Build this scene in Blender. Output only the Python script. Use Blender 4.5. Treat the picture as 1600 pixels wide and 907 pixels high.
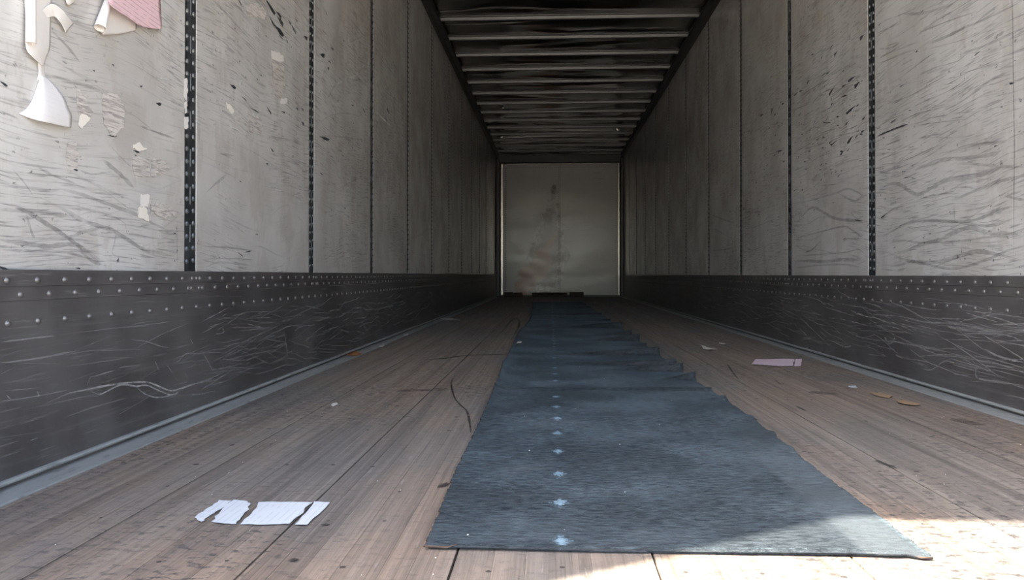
import bpy, bmesh, math, random
from mathutils import Vector
random.seed(7)
for o in list(bpy.data.objects): bpy.data.objects.remove(o)
S = bpy.context.scene
COL = S.collection

# ------------------------------------------------------------ camera
W = 2.565                    # inside width of the trailer
HW = W / 2
CX, CH, F, YAW, PIT, U0, V0 = 1.115 - HW, 0.4349, 1217.5, 0.0527, 0.0066, 797.1, 421.9
cd = bpy.data.cameras.new('camera'); cam = bpy.data.objects.new('camera', cd); COL.objects.link(cam)
cam.location = (CX, 0, CH); cam.rotation_euler = (math.pi / 2 + PIT, 0, YAW)
cd.sensor_width = 36; cd.sensor_fit = 'HORIZONTAL'; cd.lens = F / 1600 * 36
cd.shift_x = (800 - U0) / 1600; cd.shift_y = (V0 - 453.5) / 1600
cd.clip_start = 0.02; cd.clip_end = 500
S.camera = cam
# ------------------------------------------------------------ sky, sun, exposure
SUN_EL = math.radians(55.0); SUN_H = (0.865, 0.502)        # horizontal heading in which the sunlight travels
wd = bpy.data.worlds.new('sky'); S.world = wd; wd.use_nodes = True
wn = wd.node_tree.nodes; wn.clear()
sky = wn.new('ShaderNodeTexSky'); sky.sky_type = 'NISHITA'; sky.sun_disc = False
sky.sun_elevation = SUN_EL
sky.sun_rotation = math.atan2(-SUN_H[0], -SUN_H[1])
sky.air_density = 1.0; sky.dust_density = 3.0; sky.ozone_density = 1.0
bg = wn.new('ShaderNodeBackground'); bg.inputs[1].default_value = 0.17
wo = wn.new('ShaderNodeOutputWorld')
wd.node_tree.links.new(sky.outputs[0], bg.inputs[0]); wd.node_tree.links.new(bg.outputs[0], wo.inputs[0])
sd = bpy.data.lights.new('sun', 'SUN'); sd.energy = 5.0; sd.angle = 0.012; sd.color = (1, 0.94, 0.84)
sun = bpy.data.objects.new('sun', sd); COL.objects.link(sun)
sun.location = (-10, -6, 15)
sun.rotation_euler = Vector((SUN_H[0] * math.cos(SUN_EL), SUN_H[1] * math.cos(SUN_EL), -math.sin(SUN_EL))).to_track_quat('-Z', 'Y').to_euler()
vs = S.view_settings
vs.view_transform = 'Standard'; vs.look = 'None'; vs.gamma = 1; vs.use_curve_mapping = False
vs.exposure = 2.8
try:
    S.cycles.max_bounces = 24; S.cycles.diffuse_bounces = 16; S.cycles.glossy_bounces = 12; S.cycles.transparent_max_bounces = 48
    S.cycles.sample_clamp_indirect = 0
except Exception: pass

# ------------------------------------------------------------ dimensions
Y_REAR, Y_FRONT = 0.56, 15.75
Z_TOP = 2.79                 # top of the wall panels
Z_BOW = 2.86; Z_ROOF = 2.90
KT_L, KT_R = 0.446, 0.432    # top of the kick plates
PITCH = 1.2192
SEAM_L = [2.355 + PITCH * k for k in range(-1, 11)]
SEAM_R = [2.391 + PITCH * k for k in range(-1, 11)]

# ------------------------------------------------------------ photo coordinates to places
def ray(u, v):
    x = (u - U0) / F; z = (V0 - v) / F
    c, s = math.cos(PIT), math.sin(PIT); y2 = c - z * s; z2 = s + z * c
    c, s = math.cos(YAW), math.sin(YAW)
    return (x * c - y2 * s, x * s + y2 * c, z2)
def on_floor(u, v, z=0.0):
    d = ray(u, v); t = (z - CH) / d[2]
    return (CX + d[0] * t, d[1] * t)
def on_wall(u, v, side, d=0.0):
    r = ray(u, v); t = (side * (HW - d) - CX) / r[0]
    return Vector((side * (HW - d), r[1] * t, CH + r[2] * t))
def on_front(u, v, y):
    r = ray(u, v); t = y / r[1]
    return Vector((CX + r[0] * t, y, CH + r[2] * t))

# ------------------------------------------------------------ mesh helpers
def link(name, me, mat=None, parent=None, smooth=False):
    o = bpy.data.objects.new(name, me); COL.objects.link(o)
    if mat:
        for m in (mat if isinstance(mat, (list, tuple)) else [mat]):
            if m.name not in [x.name for x in me.materials]: me.materials.append(m)
    if parent: o.parent = parent
    if smooth:
        for p in me.polygons: p.use_smooth = True
    return o
def tag(o, label, cat, group=None, kind=None):
    o['label'] = label; o['category'] = cat
    if group: o['group'] = group
    if kind: o['kind'] = kind
    return o
def empty(name, loc=(0, 0, 0)):
    o = bpy.data.objects.new(name, None); o.location = loc; COL.objects.link(o); o.empty_display_size = 0.05; return o
class MB:
    def __init__(s): s.v = []; s.f = []; s.m = []; s.a = []
    def box(s, x0, x1, y0, y1, z0, z1, b=0.0, mi=0):
        n = len(s.v)
        if b <= 0:
            s.v += [(x, y, z) for z in (z0, z1) for y in (y0, y1) for x in (x0, x1)]
            F_ = [(0, 2, 3, 1), (4, 5, 7, 6), (0, 1, 5, 4), (2, 6, 7, 3), (0, 4, 6, 2), (1, 3, 7, 5)]
            s.f += [tuple(n + i for i in q) for q in F_]; s.m += [mi] * 6
        else:
            bm = bmesh.new(); bmesh.ops.create_cube(bm, size=1)
            for v in bm.verts: v.co = ((x0 + x1) / 2 + v.co.x * (x1 - x0), (y0 + y1) / 2 + v.co.y * (y1 - y0), (z0 + z1) / 2 + v.co.z * (z1 - z0))
            bmesh.ops.bevel(bm, geom=bm.edges[:], offset=b, segments=1, affect='EDGES')
            bmesh.ops.recalc_face_normals(bm, faces=bm.faces[:])
            s.add(bm, mi); bm.free()
        return s
    def add(s, bm, mi=0):
        n = len(s.v); bm.verts.index_update()
        s.v += [tuple(v.co) for v in bm.verts]
        s.f += [tuple(n + v.index for v in f.verts) for f in bm.faces]; s.m += [mi] * len(bm.faces)
    def dome(s, p, nrm, r, h, seg=8):
        n = len(s.v); nv = Vector(nrm); t = nv.orthogonal().normalized(); b = nv.cross(t); p = Vector(p)
        for (rr, hh) in ((1, 0), (0.72, 0.7)):
            for k in range(seg):
                a = 2 * math.pi * k / seg; s.v.append(tuple(p + (t * math.cos(a) + b * math.sin(a)) * r * rr + nv * h * hh))
        s.v.append(tuple(p + nv * h))
        for k in range(seg):
            k2 = (k + 1) % seg
            s.f.append((n + k, n + k2, n + seg + k2, n + seg + k)); s.f.append((n + seg + k, n + seg + k2, n + 2 * seg)); s.m += [0, 0]
    def ribbon(s, pts, nrm, w, a0=1.0, taper=True):
        n = len(s.v); nv = Vector(nrm); N = len(pts)
        for i, p in enumerate(pts):
            d = (pts[min(i + 1, N - 1)] - pts[max(i - 1, 0)]).normalized(); sd_ = nv.cross(d)
            e = min(i, N - 1 - i) / max(1, (N - 1) / 2); k = (0.25 + 0.75 * min(1, e * 2.2)) if taper else 1
            k *= 0.75 + 0.5 * random.random()
            s.v += [tuple(p - sd_ * w * k / 2), tuple(p + sd_ * w * k / 2)]
            al = a0 * ((0.15 + 0.85 * min(1, e * 2.5)) if taper else 1) * (0.65 + 0.5 * random.random()); s.a += [al, al]
        for i in range(N - 1): s.f.append((n + 2 * i, n + 2 * i + 1, n + 2 * i + 3, n + 2 * i + 2)); s.m.append(0)
    def mesh(s, name):
        me = bpy.data.meshes.new(name); me.from_pydata(s.v, [], s.f); me.update()
        if s.a and len(s.a) == len(s.v):
            at = me.attributes.new('wear', 'FLOAT', 'POINT'); at.data.foreach_set('value', s.a)
        return me
    def build(s, name, mat=None, parent=None, smooth=False):
        me = s.mesh(name); o = link(name, me, mat, parent, smooth)
        if any(s.m): me.polygons.foreach_set('material_index', s.m)
        return o
def catmull(pts, per=6):
    P = [Vector(p) for p in pts]
    if len(P) < 3: return [P[0].lerp(P[-1], i / (per * 1.0)) for i in range(per + 1)]
    out = []
    for i in range(len(P) - 1):
        p0 = P[max(i - 1, 0)]; p1 = P[i]; p2 = P[i + 1]; p3 = P[min(i + 2, len(P) - 1)]
        for k in range(per):
            t = k / per
            out.append(0.5 * ((2 * p1) + (p2 - p0) * t + (2 * p0 - 5 * p1 + 4 * p2 - p3) * t * t + (3 * p1 - p0 - 3 * p2 + p3) * t ** 3))
    out.append(P[-1]); return out

# ------------------------------------------------------------ materials
class NT:
    def __init__(s, name):
        s.m = bpy.data.materials.new(name); s.m.use_nodes = True; s.t = s.m.node_tree; s.t.nodes.clear()
        s.out = s.t.nodes.new('ShaderNodeOutputMaterial'); s.p = s.t.nodes.new('ShaderNodeBsdfPrincipled')
        s.t.links.new(s.p.outputs[0], s.out.inputs[0]); s.co = s.t.nodes.new('ShaderNodeTexCoord').outputs['Object']
    def put(s, sock, v):
        if isinstance(v, bpy.types.NodeSocket): s.t.links.new(v, sock)
        elif v is not None:
            if sock.type == 'RGBA' and len(v) == 3: v = (*v, 1)
            sock.default_value = v
    def set(s, **k):
        for n, v in k.items(): s.put(s.p.inputs[n.replace('_', ' ')], v)
    def map(s, scale=(1, 1, 1), loc=(0, 0, 0), rot=(0, 0, 0), vec=None):
        n = s.t.nodes.new('ShaderNodeMapping'); s.put(n.inputs[0], vec or s.co); n.inputs[1].default_value = loc; n.inputs[2].default_value = rot; n.inputs[3].default_value = scale; return n.outputs[0]
    def noise(s, vec=None, scale=5, detail=4, rough=0.55, dist=0):
        n = s.t.nodes.new('ShaderNodeTexNoise'); s.put(n.inputs['Vector'], vec or s.co); n.inputs['Scale'].default_value = scale; n.inputs['Detail'].default_value = detail; n.inputs['Roughness'].default_value = rough; n.inputs['Distortion'].default_value = dist; return n.outputs[0]
    def math(s, op, a, b=None, c=None, clamp=False):
        n = s.t.nodes.new('ShaderNodeMath'); n.operation = op; n.use_clamp = clamp
        for i, v in enumerate((a, b, c)):
            if v is not None: s.put(n.inputs[i], v)
        return n.outputs[0]
    def ramp(s, f, a, b): # smooth 0..1 between a and b
        n = s.t.nodes.new('ShaderNodeMapRange'); n.interpolation_type = 'SMOOTHSTEP'; s.put(n.inputs[0], f); n.inputs[1].default_value = a; n.inputs[2].default_value = b; return n.outputs[0]
    def mix(s, f, a, b, mode='MIX'):
        n = s.t.nodes.new('ShaderNodeMix'); n.data_type = 'RGBA'; n.blend_type = mode
        s.put(n.inputs[0], f); s.put(n.inputs[6], a); s.put(n.inputs[7], b); return n.outputs[2]
    def sep(s, vec=None):
        n = s.t.nodes.new('ShaderNodeSeparateXYZ'); s.put(n.inputs[0], vec or s.co); return n.outputs
    def rnd(s): return s.t.nodes.new('ShaderNodeObjectInfo').outputs['Random']
    def bump(s, h, strength=0.3, dist=0.01):
        n = s.t.nodes.new('ShaderNodeBump'); n.inputs['Strength'].default_value = strength; n.inputs['Distance'].default_value = dist; s.put(n.inputs['Height'], h); s.t.links.new(n.outputs[0], s.p.inputs['Normal'])
    def attr(s, name):
        n = s.t.nodes.new('ShaderNodeAttribute'); n.attribute_name = name; return n.outputs['Fac']

def plain(name, col, rough=0.5, metal=0.0, var=0.2, scale=20):
    n = NT(name); f = n.noise(scale=scale, detail=5)
    dk = tuple(c * (1 - var) for c in col); lt = tuple(min(1, c * (1 + var)) for c in col)
    n.set(Base_Color=n.mix(f, dk, lt), Roughness=rough, Metallic=metal); return n.m

def wall_mat():
    n = NT('white wall liner')
    warp = n.noise(scale=0.9, detail=2)
    wv = n.t.nodes.new('ShaderNodeCombineXYZ'); x, y, z = n.sep()
    zz = n.math('ADD', z, n.math('MULTIPLY', warp, 0.22)); n.put(wv.inputs[0], 0.0); n.put(wv.inputs[1], y); n.put(wv.inputs[2], zz)
    s1 = n.ramp(n.noise(n.map((1, 2.0, 75), vec=wv.outputs[0]), 1.0, 6, 0.68), 0.53, 0.70)
    s2 = n.ramp(n.noise(n.map((1, 7, 170), vec=wv.outputs[0], loc=(3, 1, 7)), 1.0, 3, 0.6), 0.52, 0.66)
    zone = n.ramp(n.noise(n.map((1, 0.9, 1.6), loc=(5, 2, 1)), 1.0, 3), 0.40, 0.58)
    blot = n.noise(scale=2.3, detail=6, rough=0.6)
    r = n.rnd()
    base = n.mix(n.ramp(blot, 0.3, 0.7), (0.48, 0.465, 0.435), (0.645, 0.64, 0.615))
    base = n.mix(n.math('MULTIPLY', r, 0.3), base, (0.50, 0.475, 0.44))
    residue = n.ramp(n.noise(n.map((1, 5, 3), loc=(0, 7, 2)), 1.0, 6, 0.7), 0.50, 0.60)
    base = n.mix(n.math('MULTIPLY', residue, 0.42), base, (0.43, 0.39, 0.35))
    m1 = n.math('MULTIPLY', n.math('MULTIPLY', s1, n.math('ADD', n.math('MULTIPLY', zone, 0.8), 0.12)), 0.34)
    base = n.mix(m1, base, (0.25, 0.225, 0.20))
    m2 = n.math('MULTIPLY', n.math('MULTIPLY', s2, zone), 0.5)
    base = n.mix(m2, base, (0.16, 0.15, 0.15))
    specks = n.ramp(n.noise(n.map((1, 40, 70), loc=(1, 2, 9)), 1.0, 3), 0.66, 0.72)
    base = n.mix(n.math('MULTIPLY', n.math('MULTIPLY', specks, zone), 0.7), base, (0.10, 0.10, 0.10))
    n.set(Base_Color=base, Roughness=n.math('ADD', 0.17, n.math('MULTIPLY', blot, 0.14)), Specular_IOR_Level=0.5)
    n.bump(n.noise(scale=3.0, detail=3), 0.10, 0.02)
    return n.m
def kick_mat():
    n = NT('scuffed dark steel kick plate')
    st = n.noise(n.map((1, 1.6, 45)), 1.0, 6, 0.65); fi = n.noise(n.map((1, 6, 160)), 1.0, 3, 0.6)
    bl = n.noise(scale=3.5, detail=5)
    b = n.mix(n.ramp(bl, 0.3, 0.7), (0.080, 0.074, 0.072), (0.155, 0.147, 0.143))
    b = n.mix(n.math('MULTIPLY', n.ramp(st, 0.5, 0.75), 0.5), b, (0.22, 0.212, 0.205))
    b = n.mix(n.math('MULTIPLY', n.ramp(fi, 0.60, 0.74), 0.5), b, (0.32, 0.31, 0.305))
    n.set(Base_Color=b, Roughness=n.math('ADD', 0.34, n.math('MULTIPLY', bl, 0.2)), Metallic=0.35)
    n.bump(n.noise(scale=2.5, detail=2), 0.15, 0.02); return n.m
def wood_mat():
    n = NT('weathered oak floor')
    r = n.rnd()
    cv = n.t.nodes.new('ShaderNodeCombineXYZ'); x, y, z = n.sep()
    n.put(cv.inputs[0], x); n.put(cv.inputs[1], n.math('ADD', y, n.math('MULTIPLY', r, 37.0))); n.put(cv.inputs[2], n.math('MULTIPLY', r, 11.0))
    g1 = n.noise(n.map((70, 1.1, 1), vec=cv.outputs[0]), 1.0, 5, 0.6, 0.4)
    g2 = n.noise(n.map((260, 4, 1), vec=cv.outputs[0]), 1.0, 3, 0.6)
    bl = n.noise(n.map((1.6, 0.8, 1)), 1.0, 5, 0.6)
    g1 = n.ramp(g1, 0.12, 0.88)
    grey = n.mix(g1, (0.078, 0.069, 0.060), (0.245, 0.218, 0.190))
    warm = n.mix(g1, (0.105, 0.075, 0.055), (0.33, 0.245, 0.180))
    c = n.mix(n.ramp(bl, 0.38, 0.60), grey, warm)
    c = n.mix(n.math('MULTIPLY', n.math('SUBTRACT', r, 0.5), 0.45, clamp=True), c, (0.34, 0.29, 0.24))
    c = n.mix(n.math('MULTIPLY', n.ramp(r, 0.45, 0.0), 0.2), c, (0.085, 0.072, 0.064))
    c = n.mix(n.math('MULTIPLY', n.ramp(g2, 0.54, 0.70), 0.45), c, (0.050, 0.042, 0.037))
    pits = n.ramp(n.noise(n.map((32, 62, 1)), 1.0, 4, 0.75), 0.50, 0.64)
    pz = n.ramp(n.noise(n.map((1.2, 0.9, 1), loc=(2, 6, 0)), 1.0, 3), 0.42, 0.58)
    c = n.mix(n.math('MULTIPLY', n.math('MULTIPLY', pits, n.math('ADD', 0.35, pz)), 0.75), c, (0.045, 0.04, 0.04))
    pale = n.ramp(n.noise(n.map((90, 9, 1), loc=(4, 4, 0)), 1.0, 3, 0.6), 0.63, 0.75)
    c = n.mix(n.math('MULTIPLY', pale, 0.35), c, (0.42, 0.38, 0.34))
    stain = n.ramp(n.noise(n.map((3.5, 2.2, 1), loc=(8, 3, 0)), 1.0, 4, 0.6), 0.60, 0.70)
    c = n.mix(n.math('MULTIPLY', stain, 0.35), c, (0.085, 0.085, 0.09))
    n.set(Base_Color=c, Roughness=n.math('ADD', 0.5, n.math('MULTIPLY', bl, 0.2)), Specular_IOR_Level=0.4, Sheen_Weight=0.03, Sheen_Roughness=0.45, Sheen_Tint=(0.9, 0.92, 0.95))
    n.bump(n.math('ADD', n.math('MULTIPLY', g1, 0.6), n.math('SUBTRACT', g2, n.math('MULTIPLY', pits, 0.6))), 0.35, 0.004)
    return n.m
def mat_mat():
    n = NT('dark blue grey felt mat')
    x, y, z = n.sep()
    fb = n.noise(n.map((38, 120, 1)), 1.0, 4, 0.7); bl = n.noise(scale=3.0, detail=5, rough=0.6)
    fine = n.noise(scale=420, detail=2)
    fb = n.ramp(fb, 0.32, 0.68)
    c = n.mix(fb, (0.005, 0.008, 0.011), (0.036, 0.043, 0.047))
    c = n.mix(n.math('MULTIPLY', n.ramp(bl, 0.45, 0.7), 0.5), c, (0.052, 0.053, 0.053))
    c = n.mix(n.math('MULTIPLY', n.ramp(fine, 0.55, 0.7), 0.35), c, (0.075, 0.085, 0.092))
    dust = n.ramp(n.noise(n.map((2.5, 9, 1), loc=(1, 0, 0)), 1.0, 5, 0.65), 0.60, 0.75)
    c = n.mix(n.math('MULTIPLY', dust, 0.4), c, (0.12, 0.11, 0.10))
    # paler, less trodden strip along the edge
    edge = n.math('MULTIPLY', n.ramp(x, 0.305, 0.325), n.ramp(y, 2.6, 1.4))
    c = n.mix(n.math('MULTIPLY', edge, 0.4), c, (0.085, 0.095, 0.10))
    # row of worn diamond marks
    fy = n.math('FRACT', n.math('DIVIDE', n.math('SUBTRACT', y, 1.1585), 0.213))
    dy = n.math('MULTIPLY', n.math('ABSOLUTE', n.math('SUBTRACT', fy, 0.5)), 0.213 / 0.036)
    dx = n.math('DIVIDE', n.math('ABSOLUTE', n.math('ADD', x, 0.151)), 0.018)
    d = n.math('ADD', n.math('ADD', dx, dy), n.math('MULTIPLY', n.noise(scale=190, detail=5, rough=0.75), 4.6))
    c = n.mix(n.math('MULTIPLY', n.ramp(d, 3.1, 2.75), 0.75), c, (0.24, 0.36, 0.44))
    n.set(Base_Color=c, Roughness=0.6, Specular_IOR_Level=0.3, Sheen_Weight=n.math('MULTIPLY', n.math('ADD', 0.06, n.math('MULTIPLY', fb, 0.14)), n.math('ADD', 0.55, n.math('MULTIPLY', n.ramp(bl, 0.35, 0.65), 0.8))), Sheen_Roughness=0.34, Sheen_Tint=(0.60, 0.82, 0.92))
    n.bump(n.math('ADD', fb, fine), 0.5, 0.003); return n.m
def strip_mat():
    n = NT('dark slotted steel'); f = n.noise(n.map((1, 30, 9)), 1.0, 4, 0.6)
    n.set(Base_Color=n.mix(n.ramp(f, 0.4, 0.7), (0.026, 0.030, 0.033), (0.085, 0.09, 0.092)), Roughness=0.4, Metallic=0.3); return n.m
def galv_mat():
    n = NT('galvanised steel flange'); f = n.noise(n.map((9, 3, 1)), 1.0, 6, 0.65); g = n.noise(n.map((60, 14, 1)), 1.0, 3)
    c = n.mix(f, (0.24, 0.25, 0.24), (0.42, 0.43, 0.415)); c = n.mix(n.math('MULTIPLY', n.ramp(g, 0.55, 0.7), 0.5), c, (0.11, 0.11, 0.11))
    rust = n.ramp(n.noise(n.map((8, 8, 1), loc=(2, 9, 0)), 1.0, 4), 0.68, 0.72); c = n.mix(n.math('MULTIPLY', rust, 0.8), c, (0.22, 0.09, 0.05))
    n.set(Base_Color=c, Roughness=0.45, Metallic=0.1); n.bump(g, 0.3, 0.003); return n.m
def roof_mat():
    n = NT('dull aluminium roof skin'); f = n.noise(n.map((0.8, 6, 1)), 1.0, 5)
    n.set(Base_Color=n.mix(f, (0.42, 0.41, 0.39), (0.62, 0.61, 0.59)), Roughness=0.13, Metallic=1.0); return n.m
def front_mat():
    n = NT('front bulkhead liner')
    x, y, z = n.sep()
    bl = n.noise(scale=2.0, detail=6, rough=0.6); sc = n.noise(n.map((3, 1, 40)), 1.0, 4)
    c = n.mix(bl, (0.50, 0.485, 0.455), (0.66, 0.65, 0.62))
    # worn, brown patch where freight hits the bulkhead: a leaning streak, then a foot towards the left
    cxl = n.math('SUBTRACT', -0.20, n.math('MULTIPLY', n.math('SUBTRACT', 1.3, z), 0.08))
    w = n.math('ABSOLUTE', n.math('SUBTRACT', x, cxl))
    e = n.math('ADD', n.math('DIVIDE', w, 0.34), n.math('DIVIDE', n.math('ABSOLUTE', n.math('SUBTRACT', z, 0.85)), 1.15))
    e = n.math('ADD', e, n.math('MULTIPLY', n.math('SUBTRACT', n.noise(scale=4.5, detail=6, rough=0.7), 0.5), 2.6))
    c = n.mix(n.math('MULTIPLY', n.ramp(e, 1.3, 0.75), 0.9), c, (0.15, 0.115, 0.095))
    e2 = n.math('ADD', n.math('DIVIDE', n.math('ABSOLUTE', n.math('ADD', x, n.math('SUBTRACT', 0.78, n.math('MULTIPLY', z, 0.55)))), 0.30), n.math('DIVIDE', n.math('ABSOLUTE', n.math('SUBTRACT', z, 0.5)), 0.65))
    e2 = n.math('ADD', e2, n.math('MULTIPLY', n.math('SUBTRACT', n.noise(scale=6, detail=5, rough=0.7), 0.5), 2.2))
    c = n.mix(n.math('MULTIPLY', n.ramp(e2, 1.3, 0.8), 0.9), c, (0.50, 0.26, 0.17))
    c = n.mix(n.math('MULTIPLY', n.ramp(sc, 0.62, 0.75), 0.3), c, (0.22, 0.2, 0.18))
    n.set(Base_Color=c, Roughness=0.2); n.bump(n.noise(n.map((0.9, 1, 1.6)), 1.0, 2), 0.35, 0.05); return n.m
def wear_mat(name, col, rough, k=1.0):
    n = NT(name); tr = n.t.nodes.new('ShaderNodeBsdfTransparent'); mx = n.t.nodes.new('ShaderNodeMixShader')
    a = n.math('MULTIPLY', n.attr('wear'), n.ramp(n.noise(n.map((1, 18, 60)), 1.0, 4, 0.7), 0.24, 0.50)); a = n.math('MULTIPLY', a, k, clamp=True)
    n.put(mx.inputs[0], a); n.t.links.new(tr.outputs[0], mx.inputs[1]); n.t.links.new(n.p.outputs[0], mx.inputs[2]); n.t.links.new(mx.outputs[0], n.out.inputs[0])
    n.set(Base_Color=col, Roughness=rough); return n.m
def paper_mat(name, col, line=None, axis=2, period=0.012, amt=0.5, crop=None):
    n = NT(name); f = n.noise(scale=30, detail=4); c = n.mix(f, tuple(k * 0.9 for k in col), col)
    if line:
        q = n.sep()[axis]; fr = n.math('FRACT', n.math('DIVIDE', q, period)); ln = n.math('LESS_THAN', fr, 0.22)
        br = n.ramp(n.noise(n.map((40, 40, 90)), 1.0, 2), 0.40, 0.5)
        c = n.mix(n.math('MULTIPLY', n.math('MULTIPLY', ln, br), amt), c, line)
    n.set(Base_Color=c, Roughness=0.75); return n.m

def residue_mat():
    n = NT('label residue'); a = n.ramp(n.noise(n.map((1, 14, 150)), 1.0, 5, 0.7, 0.6), 0.45, 0.62); b = n.noise(scale=60, detail=4)
    c = n.mix(b, (0.50, 0.46, 0.42), (0.64, 0.61, 0.57)); c = n.mix(n.math('MULTIPLY', a, 0.65), c, (0.22, 0.19, 0.175))
    n.set(Base_Color=c, Roughness=0.75); n.bump(a, 0.5, 0.002); return n.m

M = dict(wall=wall_mat(), kick=kick_mat(), wood=wood_mat(), mat=mat_mat(), strip=strip_mat(), galv=galv_mat(), roof=roof_mat(), front=front_mat(),
    rail=plain('dark aluminium roof rail', (0.055, 0.057, 0.06), 0.45, 0.4),
    bow=plain('aluminium roof bow', (0.085, 0.086, 0.083), 0.4, 0.5),
    rivet=plain('steel rivet', (0.18, 0.172, 0.165), 0.38, 0.55),
    slotfar=plain('dark strip rivet', (0.085, 0.09, 0.095), 0.4, 0.5),
    slot=plain('strip rivet', (0.14, 0.15, 0.155), 0.38, 0.55),
    dark=plain('dark subfloor', (0.018, 0.017, 0.016), 0.8),
    screw=plain('blackened floor screw', (0.045, 0.038, 0.034), 0.7),
    shell=plain('outer trailer skin', (0.5, 0.5, 0.5), 0.5),
    post=plain('dark corner post', (0.035, 0.034, 0.034), 0.4, 0.3),
    trimm=plain('bright aluminium edge trim', (0.62, 0.58, 0.53), 0.25, 0.85),
    frame=plain('galvanised rear frame', (0.36, 0.37, 0.38), 0.4, 0.6),
    ground=plain('dusty concrete yard', (0.42, 0.375, 0.32), 0.85, 0, 0.15, 3),
    edge=plain('brown mat backing', (0.075, 0.048, 0.036), 0.8),
    scuff=wear_mat('rubber scuff', (0.18, 0.17, 0.165), 0.5, 0.45),
    chip=wear_mat('dark tear in liner', (0.035, 0.04, 0.045), 0.6, 3.5),
    pale=wear_mat('pale scrape', (0.72, 0.71, 0.68), 0.5),
    scratch=wear_mat('bright steel scratch', (0.48, 0.47, 0.46), 0.4, 0.75),
    stain=wear_mat('dark floor stain', (0.035, 0.032, 0.033), 0.5),
    white=paper_mat('white paper', (0.76, 0.73, 0.69)),
    printed=paper_mat('white printed paper', (0.76, 0.745, 0.73), (0.45, 0.45, 0.48), 2, 0.011, 0.12),
    pink=paper_mat('pink carbon form', (0.80, 0.56, 0.59), (0.38, 0.24, 0.27), 2, 0.0125, 0.6),
    slip=paper_mat('pale pink slip', (0.78, 0.62, 0.68), (0.55, 0.40, 0.48), 0, 0.02, 0.5),
    floorpaper=paper_mat('white floor paper', (0.60, 0.63, 0.65), (0.42, 0.44, 0.48), 0, 0.013, 0.45),
    residue=residue_mat(),
    cream=paper_mat('cream paper scrap', (0.80, 0.76, 0.68)),
    card=plain('brown cardboard', (0.33, 0.22, 0.13), 0.8),
    leafc=plain('orange brown shred', (0.42, 0.17, 0.06), 0.8),
    block=plain('dark wood block', (0.060, 0.045, 0.036), 0.8))

# ------------------------------------------------------------ outside ground and rear frame
g = MB().box(-40, 40, -40, 40, -1.35, -1.25).build('ground', M['ground'])
tag(g, 'pale dusty concrete yard the trailer stands on', 'ground', kind='structure')

# ------------------------------------------------------------ floor
fl = MB().box(-HW - 0.05, HW + 0.05, Y_REAR - 0.08, Y_FRONT + 0.1, -0.12, -0.022).build('floor', M['dark'])
tag(fl, 'weathered laminated oak trailer floor running to the front wall', 'floor', kind='structure')
XS0 = -HW + 0.083; XS1 = HW - 0.085
seams = [XS0] + [-0.924 + 0.3045 * k for k in range(0, 7)] + [XS1]
for i in range(len(seams) - 1):
    x0, x1 = seams[i] + 0.0019, seams[i + 1] - 0.0019
    if x1 - x0 < 0.03: continue
    bd = MB().box(x0, x1, Y_REAR - 0.05, Y_FRONT - 0.01, -0.022, -0.010).build('floor_board', M['wood'], fl)
    n = max(1, round((x1 - x0) / 0.048)); ws = [random.uniform(0.7, 1.35) for _ in range(n)]; t = sum(ws); x = x0
    for k in range(n):
        w = ws[k] / t * (x1 - x0); dz = random.uniform(-0.0007, 0)
        # each lamella: a strip with narrow eased edges
        MB().box(x + 0.0001, x + w - 0.0001, Y_REAR - 0.05, Y_FRONT - 0.01, -0.010, dz, b=0.0004).build('lamella', M['wood'], bd)
        x += w
# fastener heads in rows across the boards
mb = MB(); rs = random.Random(3)
k = 0; y = 0.95
while y < 9.5:
    for i in range(len(seams) - 1):
        a, b = seams[i], seams[i + 1]
        if b - a < 0.1: continue
        for q in (0.17, 0.5, 0.83):
            if rs.random() < 0.5:
                xx = a + (b - a) * q + rs.uniform(-0.015, 0.015); yy = y + rs.uniform(-0.012, 0.012)
                mb.dome((xx, yy, -0.0003), (0, 0, 1), rs.uniform(0.0035, 0.0055) if y < 1.7 else rs.uniform(0.004, 0.0075), 0.0005, 7)
    y += 0.203
o = mb.build('floor_screws', M['screw'], fl); o['kind'] = 'stuff'
# dark stains and drag marks with a shape of their own
mb = MB()
def fl_rib(pts, w, a, sc, ox, oy, per=7):
    P = [Vector((*on_floor(ox + px / sc, oy + py / sc), 0.0009)) for px, py in pts]
    mb.ribbon(catmull(P, per), (0, 0, 1), w, a)
fl_rib([(1062, 340), (1040, 380), (1055, 450), (1085, 490), (1120, 525), (1135, 600), (1138, 640)], 0.007, 0.8, 3.2, 380, 480)
fl_rib([(905, 264), (1000, 258), (1120, 243), (1230, 240), (1335, 238)], 0.035, 0.75, 3.2, 380, 480)
fl_rib([(740, 420), (850, 418), (950, 415), (1030, 412)], 0.06, 0.35, 3.2, 380, 480)
fl_rib([(1290, 130), (1340, 70), (1370, 60), (1380, 90), (1330, 180)], 0.02, 0.5, 3.2, 380, 480)
fl_rib([(300, 190), (340, 250), (380, 300)], 0.01, 0.6, 4, 1060, 520)
fl_rib([(600, 295), (640, 325)], 0.008, 0.6, 4, 1060, 520)
fl_rib([(735, 460), (800, 492)], 0.010, 0.9, 4, 1060, 520)
fl_rib([(860, 305), (900, 325), (970, 350)], 0.016, 0.8, 3.2, 1100, 624)
fl_rib([(1240, 655), (1320, 675), (1400, 690)], 0.05, 0.4, 3.2, 1100, 450)
fl_rib([(810, 370), (900, 380), (1010, 385)], 0.06, 0.4, 4, 1060, 520)
fl_rib([(800, 630), (850, 632)], 0.012, 0.9, 3.2, 250, 624)
fl_rib([(1395, 430), (1440, 435)], 0.035, 0.7, 3.2, 250, 624)
fl_rib([(640, 810), (700, 805)], 0.012, 0.7, 3.2, 250, 624)
o = mb.build('drag_marks', M['stain'], fl); o['kind'] = 'stuff'

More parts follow.
